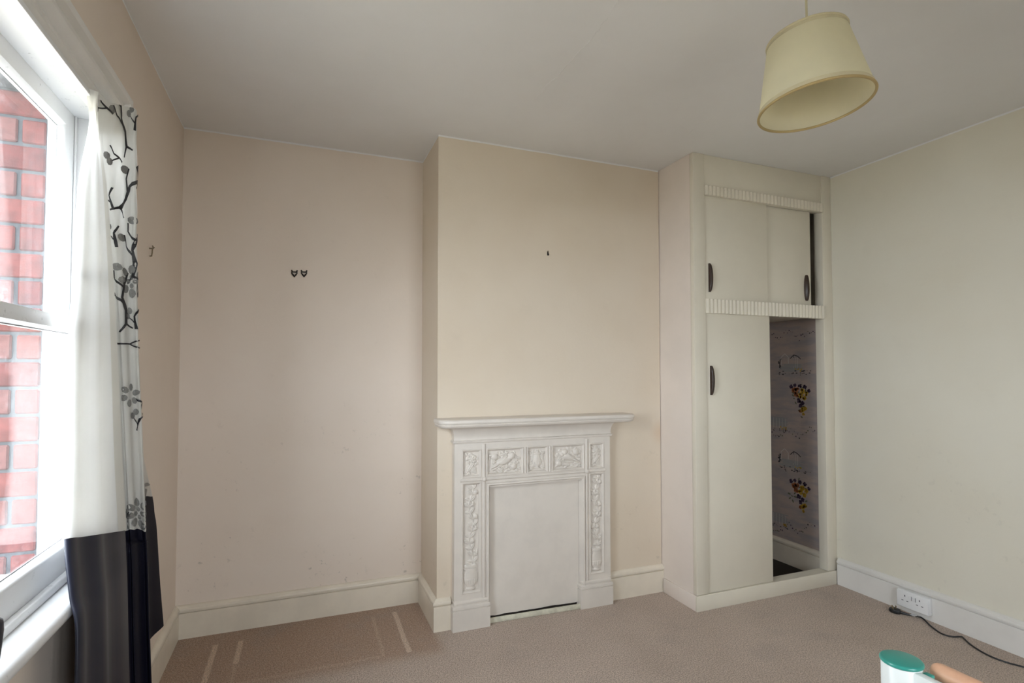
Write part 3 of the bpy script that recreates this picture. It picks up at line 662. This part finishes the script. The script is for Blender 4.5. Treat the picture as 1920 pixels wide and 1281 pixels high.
def build_curtain(name, G, label, decals):
    base = G[-1].mean(0); root = empty(name, (float(base[0]), float(base[1]), float(G[-1, :, 2].min())))
    tag(root, label, 'curtain', 'window curtains')
    sr = SEAM*NR; N = normals(G)
    rr = np.random.RandomState(4)
    gridmesh('face_fabric', G[:sr+1], M_face, root)
    B = G+N*BACK
    c0 = 2
    lin = B[5:sr+1, c0:].copy()
    gridmesh('lining', lin, M_lining, root)
    gridmesh('header_tape', B[:9], M_face, root)
    hem = G[2:sr+1, :c0+2]+N[2:sr+1, :c0+2]*BACK*1.6
    gridmesh('side_hem', hem, M_face, root)
    band = G[sr:].copy(); gridmesh('hem_band', band, M_band, root)
    bb = (G+N*BACK*.6)[sr:]; gridmesh('hem_band_reverse', bb, M_bandback, root)
    if decals:
        U, V = proj(G.reshape(-1, 3)); U = U.reshape(G.shape[:2]); V = V.reshape(G.shape[:2])
        SCL = [1.]; mk, mg = MB(), MB(); SG = G-N*.0012*np.sign(BACK)
        arc = np.concatenate([np.zeros((G.shape[0], 1)), np.cumsum(np.linalg.norm(np.diff(G, axis=1), axis=2), axis=1)], axis=1)
        def pos(i, s_, lift):
            """surface point at fractional row i and fractional column s_"""
            i = min(max(i, 0), sr-.01); i0 = int(i); t = i-i0
            j = min(max(s_, 0), G.shape[1]-1.01); j0 = int(j); q = j-j0
            def bl(A): return (A[i0, j0]*(1-t)+A[i0+1, j0]*t)*(1-q)+(A[i0, j0+1]*(1-t)+A[i0+1, j0+1]*t)*q
            return bl(G)-bl(N)*np.sign(BACK)*lift
        def anchor(u, v, c_lo=4.0, c_hi=9.4):
            lo, hi = int(c_lo*NC), int(c_hi*NC); d = (U[:sr, lo:hi]-u)**2+((V[:sr, lo:hi]-v)*.7)**2; k = np.unravel_index(d.argmin(), d.shape); return k[0], k[1]+lo
        def pt(i, s_, dx, dz, lift):
            zrow = G[:, 60, 2]; z0 = np.interp(i, np.arange(len(zrow)), zrow); i2 = float(np.interp(-(z0+dz), -zrow, np.arange(len(zrow)))); return pos(i2, s_+dx/SCL[0], lift)
        for kind, u, v, a in decals:
            i, j = anchor(u, v); s0 = j; SCL[0] = (arc[i, min(j+5, 95)]-arc[i, max(j-5, 38)])/(min(j+5, 95)-max(j-5, 38))
            def stroke(pts, w0, w1):
                fine = []
                for (ax, az), (bx_, bz) in zip(pts[:-1], pts[1:]):
                    k = max(2, int(math.hypot(bx_-ax, bz-az)/.006))
                    fine += [(ax+(bx_-ax)*q/k, az+(bz-az)*q/k) for q in range(k)]
                fine.append(pts[-1]); L, R_ = [], []
                for k, (x, z) in enumerate(fine):
                    xa, za = fine[max(0, k-1)]; xb, zb = fine[min(len(fine)-1, k+1)]; ln = math.hypot(xb-xa, zb-za) or 1; nx, nz2 = -(zb-za)/ln, (xb-xa)/ln
                    ww = (w0+(w1-w0)*k/len(fine))/2; L.append(pt(i, s0, x+nx*ww, z+nz2*ww, .0034)); R_.append(pt(i, s0, x-nx*ww, z-nz2*ww, .0034))
                mk.grid([L, R_])
            def blob(mbx, x, z, r, el=1., ang=0.):
                ring = []
                for k in range(9):
                    t = k*2*PI/9; px_, pz = r*math.cos(t), r*el*math.sin(t); ring.append(pt(i, s0, x+px_*math.cos(ang)-pz*math.sin(ang), z+px_*math.sin(ang)+pz*math.cos(ang), .0028))
                c_ = pt(i, s0, x, z, .0040)
                for k in range(9): mbx.poly([c_, ring[k], ring[(k+1) % 9]])
            ca, sa = math.cos(a), math.sin(a)
            def rt(p): return (p[0]*ca-p[1]*sa, p[0]*sa+p[1]*ca)
            if kind == 'branch':
                stroke([rt(p) for p in ((0, -.075), (.006, -.03), (0, .01), (.012, .05), (.03, .085))], .010, .006)
                stroke([rt(p) for p in ((.004, -.01), (-.020, .02), (-.026, .05))], .007, .004); stroke([rt(p) for p in ((.008, .04), (-.012, .065), (-.012, .09))], .006, .004)
                stroke([rt(p) for p in ((0, -.07), (.025, -.085))], .007, .004); stroke([rt(p) for p in ((0, -.07), (-.02, -.095))], .007, .004)
                for p in ((-.034, .04), (.0, .10)): q = rt(p); blob(mg, q[0], q[1], .013, .9)
            elif kind == 'twig':
                stroke([rt(p) for p in ((-.02, 0), (.02, 0), (.045, .012))], .006, .004); stroke([rt(p) for p in ((.02, 0), (.045, -.012))], .005, .004)
            elif kind == 'bud':
                stroke([rt(p) for p in ((0, -.02), (.004, .02), (.02, .04))], .006, .004); stroke([rt(p) for p in ((.002, 0), (-.018, .02))], .005, .003)
                for p in ((-.024, .026), (-.012, .040)): q = rt(p); blob(mg, q[0], q[1], .011)
            elif kind == 'bloom':
                for k in range(6): t = k*PI/3+a; blob(mg, .026*math.cos(t), .026*math.sin(t), .0125, .8, t)
                stroke([rt(p) for p in ((.02, -.02), (.04, -.045), (.045, -.08))], .006, .004); stroke([rt(p) for p in ((.04, -.05), (.055, -.055))], .005, .003)
            elif kind == 'mum':
                for k in range(8): t = k*PI/4+a; blob(mg, .036*math.cos(t), .036*math.sin(t), .015, .75, t)
                for k in range(4): t = k*PI/2+a; blob(mg, .013*math.cos(t), .013*math.sin(t), .0085, .9, t)
        if mk.bm.verts: mk.build('branch_print', M_printk, root, weld=False)['kind'] = 'stuff'
        if mg.bm.verts: mg.build('blossom_print', M_printg, root, weld=False)['kind'] = 'stuff'
    settle(root); return root
BACK = .004
G1 = curtain_grid(ROWS)
_n = normals(G1)[30, 75]; BACK = -.004 if _n[0] > 0 else .004
DEC = [('branch', 226, 228, .3), ('bud', 199, 205, 1.0), ('bud', 251, 232, 0), ('branch', 240, 352, -.5), ('bud', 207, 385, .3), ('branch', 248, 470, 0), ('mum', 247, 522, 0), ('branch', 228, 570, .1), ('twig', 232, 652, 0), ('bloom', 243, 742, .3), ('bud', 258, 800, -.2), ('mum', 261, 955, .2), ('bud', 240, 978, -.2), ('bud', 222, 290, 1.2), ('bud', 254, 610, .2), ('bud', 215, 455, .2)]
build_curtain('curtain', G1, 'ivory curtain with black branch print and dark hem, gathered beside the alcove', DEC)
# the other curtain of the pair, gathered at the near end of the window; only its hem shows at the frame's edge
G2 = G1.copy(); G2[..., 1] = 2*((WY0+WY1)/2)-G2[..., 1]
G2[..., 1] = -2.42+(G2[..., 1]-G2[..., 1].mean())*.75
sh_ = np.interp(-G2[..., 2], [-2.2, -1.2, -.90, -.86, -.70, -.25], [0, .02, .06, .13, .11, .02]); G2[..., 1] += sh_
ref = G2[..., 1].copy()                   # the leading edge flares out over the window board at hem-band height only
for r_ in range(G2.shape[0]):
    want = np.interp(r_, [0, 36, 44, 49, 54, 62, 88], [-190, -150, -70, -2, 3, -30, -60])
    for _ in range(40): G2[r_, :, 1] += (want-proj(G2[r_])[0].max())*.0012
d_ = (G2[..., 1]-ref)[:, 0]; k_ = np.ones(9)/9; d_ = np.convolve(np.pad(d_, 4, mode='edge'), k_, 'valid')
G2[..., 1] = ref+d_[:, None]
G2[..., 1] += (4-proj(G2[49:58].reshape(-1, 3))[0].max())*.0014
bk = BACK; BACK = -BACK
G2 = G2[:, ::-1] if False else G2
build_curtain('curtain', G2, 'curtain whose dark hem just shows at the left edge beside the window board', [])
BACK = bk

# ------------------------------------------------------------------ pendant lamp
lx, ly, lz0 = 2.048, -1.977, 2.159
lamp = empty('pendant_lamp', (lx, ly, lz0)); tag(lamp, 'cream tapered fabric lampshade hanging from the ceiling on a cream flex', 'lamp')
RB, RT, LH = .160, .112, .220
tilt = Vector((-.062, .067, 1)).normalized(); MT = Matrix.Translation((lx, ly, lz0)) @ Vector((0, 0, 1)).rotation_difference(tilt).to_matrix().to_4x4()
def lpart(mb, name, mat): o = mb.build(name, mat, lamp, True); o.data.transform(MT); return o
lpart(MB().lathe([(RB, 0), (RT, LH)], n=64), 'lamp_shade', M_shade)
lpart(MB().lathe([(RB-.002, .001), (RT-.002, LH-.001)], n=64), 'shade_lining', M_shadein)
def ring(R, z, r): return MB().tube([(R*math.cos(t), R*math.sin(t), z) for t in [i*2*PI/64 for i in range(65)]], r, 8, False)
lpart(ring(RB, .0, .0042), 'bottom_rim', M_piping); lpart(ring(RT, LH, .0042), 'top_rim', M_piping2)
lpart(MB().lathe([(RB+.0012, .004), (RB+.0012-.0026, .016)], n=64), 'bottom_binding', M_piping2); lpart(MB().lathe([(RT+.0038, LH-.014), (RT+.0012, LH-.002)], n=64), 'top_binding', M_piping2)
sp = MB()
for k in range(3): a = k*2*PI/3+.4; sp.tube([(.02*math.cos(a), .02*math.sin(a), LH-.04), (.06*math.cos(a), .06*math.sin(a), LH-.035), (RT*math.cos(a), RT*math.sin(a), LH)], .0014, 6)
sp.tube([(.021*math.cos(t), .021*math.sin(t), LH-.04) for t in [i*2*PI/20 for i in range(21)]], .0015, 6, False)
lpart(sp, 'shade_carrier', M_brass)
topc = MT @ Vector((0, 0, LH-.02))
MB().lathe([(.0, -.075), (.014, -.07), (.019, -.06), (.019, -.02), (.012, -.012), (.012, .01), (.006, .02), (0, .022)], c=topc, n=20).build('lamp_holder', M_plastic, lamp, True)
MB().tube([topc+Vector((0, 0, .015)), topc+Vector((0, 0, .08)), (topc.x-.002, topc.y, ZC-.02)], .0035, 8).build('flex', M_flex, lamp, True)
MB().lathe([(0, 0), (.042, 0), (.046, -.006), (.044, -.018), (.02, -.026), (.008, -.036), (0, -.036)], c=(topc.x-.002, topc.y, ZC), n=32).build('ceiling_rose', M_plastic, lamp, True)
settle(lamp)

# ------------------------------------------------------------------ picture hooks
def frame_hook(u, v, label):
    p = on(1, 0, u, v); r = empty('picture_hook', tuple(p)); tag(r, label, 'hook', 'picture hooks on the alcove wall')
    y = -.004; s = .0165
    tri = [(-s*.9, y, s*1.05), (-s*.55, y, s*.45), (s*.55, y, s*.45), (s*.9, y, s*1.05)]
    MB().tube(tri, .0042, 6).build('top_bar', M_hook, r, True)
    MB().tube([(-s*.75, y, s*.75), (-s*.8, y, 0), (-s*.35, y-.002, -s*.6), (0, y-.006, -s*1.1), (s*.35, y-.002, -s*.6), (s*.8, y, 0), (s*.75, y, s*.75)], [.0035, .0035, .0045, .0055, .0045, .0035, .0035], 6).build('wire_loop', M_hook, r, True)
    return r
frame_hook(552, 513, 'small black picture hook on alcove wall, the one nearer the window')
frame_hook(570, 513, 'small black picture hook on alcove wall, the one nearer the chimney breast')
p = on(1, -D1, 1027, 475); r = empty('picture_nail', tuple(p)); tag(r, 'small dark picture hook alone on the chimney breast', 'hook')
MB().box(-.0045, .0045, -.004, -.0002, -.013, .011, bev=.0015).build('hook_plate', M_hook, r, True)
MB().tube([(0, -.003, -.010), (0, -.010, -.013), (.001, -.013, -.006)], .003, 6).build('hook_tip', M_hook, r, True)
MB().tube([(0, -.002, .006), (-.004, -.012, .011)], .002, 6).build('pin', M_brass, r, True)
p = on(0, 0, 279, 468); r = empty('wall_hook', tuple(p)); tag(r, 'small brass cup hook on window wall beside the curtain', 'hook')
MB().tube([(.0003, .004, .006), (.014, .004, .006), (.018, .004, .012)], .0028, 6).build('shank', M_brass, r, True)
MB().tube([(.002, .012, -.024), (.010, .0, -.026), (.014, -.010, -.014), (.014, -.008, .0), (.014, .004, .012), (.010, .012, .018)], .0026, 6).build('hook_arm', M_brass, r, True)

# ------------------------------------------------------------------ socket, plug, cord
so_x = X3-BT-.0045
sk = empty('wall_socket', (so_x, -1.185, .078)); tag(sk, 'white double power socket mounted on the white baseboard', 'socket')
ya, yb, za, zb = -1.268, -1.106, .034, .124
bx('back_box', M_plastic, sk, X3-.045, X3-BT, ya-.001, yb+.001, za-.001, zb+.001, bev=.003)
bx('face_plate', M_plastic, sk, X3-.054, X3-.045, ya, yb, za, zb, bev=.003, seg=3)
xf = X3-.0545
for c in (-1.150, -1.226):
    bx('earth_slot', M_greyslot, sk, xf-.0002, xf+.004, c-.0028, c+.0028, .094, .103)
    for d in (-.013, .013): bx('pin_slot', M_greyslot, sk, xf-.0002, xf+.004, c+d-.005, c+d+.005, .070, .074)
for c in (-1.178, -1.199):
    bx('rocker_switch', M_plastic, sk, xf-.0025, xf+.003, c-.0065, c+.0065, .084, .106, bev=.0015)
    bx('switch_mark', M_greyslot, sk, xf-.003, xf+.0, c-.0075, c-.0067, .084, .106)
settle(sk)
pg = empty('power_plug', (3.66, -1.115, 0)); tag(pg, 'black three-pin plug lying on carpet below the socket', 'plug')
pl = MB(); rows = []
for z, k in ((.002, .86), (.006, 1.0), (.016, 1.0), (.021, .92)):
    rows.append([(3.664+k*.024*math.cos(t)*(1-.12*math.sin(t)), -1.122-k*.030*math.sin(t), z) for t in [i*2*PI/24 for i in range(24)]])
pl.grid(rows, True, True).build('plug_body', M_black, pg, True)
for dx, dy in ((-.011, .004), (.011, .004), (0, .017)): bx('pin', M_brass, pg, 3.664+dx-.002, 3.664+dx+.002, -1.122+dy-.003, -1.122+dy+.003, .020, .036, bev=.0006)
MB().tube([(3.672, -1.148, .011), (3.682, -1.165, .009), (3.694, -1.180, .007)], [.008, .006, .0045], 8).build('cord_grip', M_black, pg, True)
bx('paper_tag', M_plastic, pg, 3.690, 3.712, -1.206, -1.182, .0105, .0115)
cp = [(3.694, -1.180, .006)]
for u, v in ((1728, 1158), (1745, 1174), (1765, 1188), (1785, 1194), (1802, 1194), (1808, 1198), (1820, 1209), (1840, 1222), (1862, 1233), (1890, 1243), (1925, 1253), (1980, 1275)):
    q = on(2, .0045, u, v); cp.append((min(q[0], X3-.03), q[1], .0045))
fine = catmull(np.array(cp)[:, None, :], 6)[:, 0]
MB().tube([tuple(q) for q in fine], .0038, 8).build('power_cord', M_black, pg, True)
settle(pg)

# ------------------------------------------------------------------ cot end in the near right corner
px, py, pz = 1.7275, -2.4106, .75
ct = empty('cot', (px, py, 0)); tag(ct, 'white cot corner with green capped round post and peach wooden rail', 'cot')
def post(x, y):
    MB().lathe([(0, 0), (.034, 0), (.0355, .004), (.0355, .741), (.034, .743), (0, .743)], c=(x, y, 0), n=40).build('post', M_cot, ct, True)
    MB().lathe([(0, .742), (.036, .742), (.038, .744), (.038, .7475), (.0365, .7495), (.034, .7503), (0, .7506)], c=(x, y, 0), n=40).build('post_cap', M_green, ct, True)
post(px, py)
def cot_side(x):
    bx('side_panel', M_cot, ct, x-.009, x+.009, py-1.25, py-.030, .30, .740, bev=.003)
cot_side(1.7225)
bx('end_panel', M_cot, ct, px+.03, px+.59, py-.012, py+.012, .18, .42, bev=.004)
bx('corner_block', M_green, ct, 1.7325, 1.746, py-.052, py-.036, .715, .739, bev=.002)
rl = MB(); R0 = .024; rows = []
for q in range(6):
    a = q/5*PI/2; rows.append((py-.034-R0*.6*(1-math.sin(a)), R0*(.35+.65*math.sin(a)))) if False else None
ends = [(py-.030, .008), (py-.032, .013), (py-.037, .0165), (py-.046, .018), (py-1.25, .018)]
rl.grid([[(1.776+r*math.cos(t), y, .734+r*math.sin(t)) for t in [i*2*PI/24 for i in range(24)]] for y, r in ends], True, True).build('handrail', M_peach, ct, True)
bx('mattress_base', M_cot, ct, 1.732, px+.60, py-1.25, py-.03, .30, .34, bev=.005)
post(px, py-1.29)
for yy in (py, py-1.26): MB().lathe([(0, 0), (.030, 0), (.0315, .004), (.0315, .43), (.026, .437), (0, .438)], c=(px+.62, yy, 0), n=28).build('leg', M_cot, ct, True)
settle(ct)
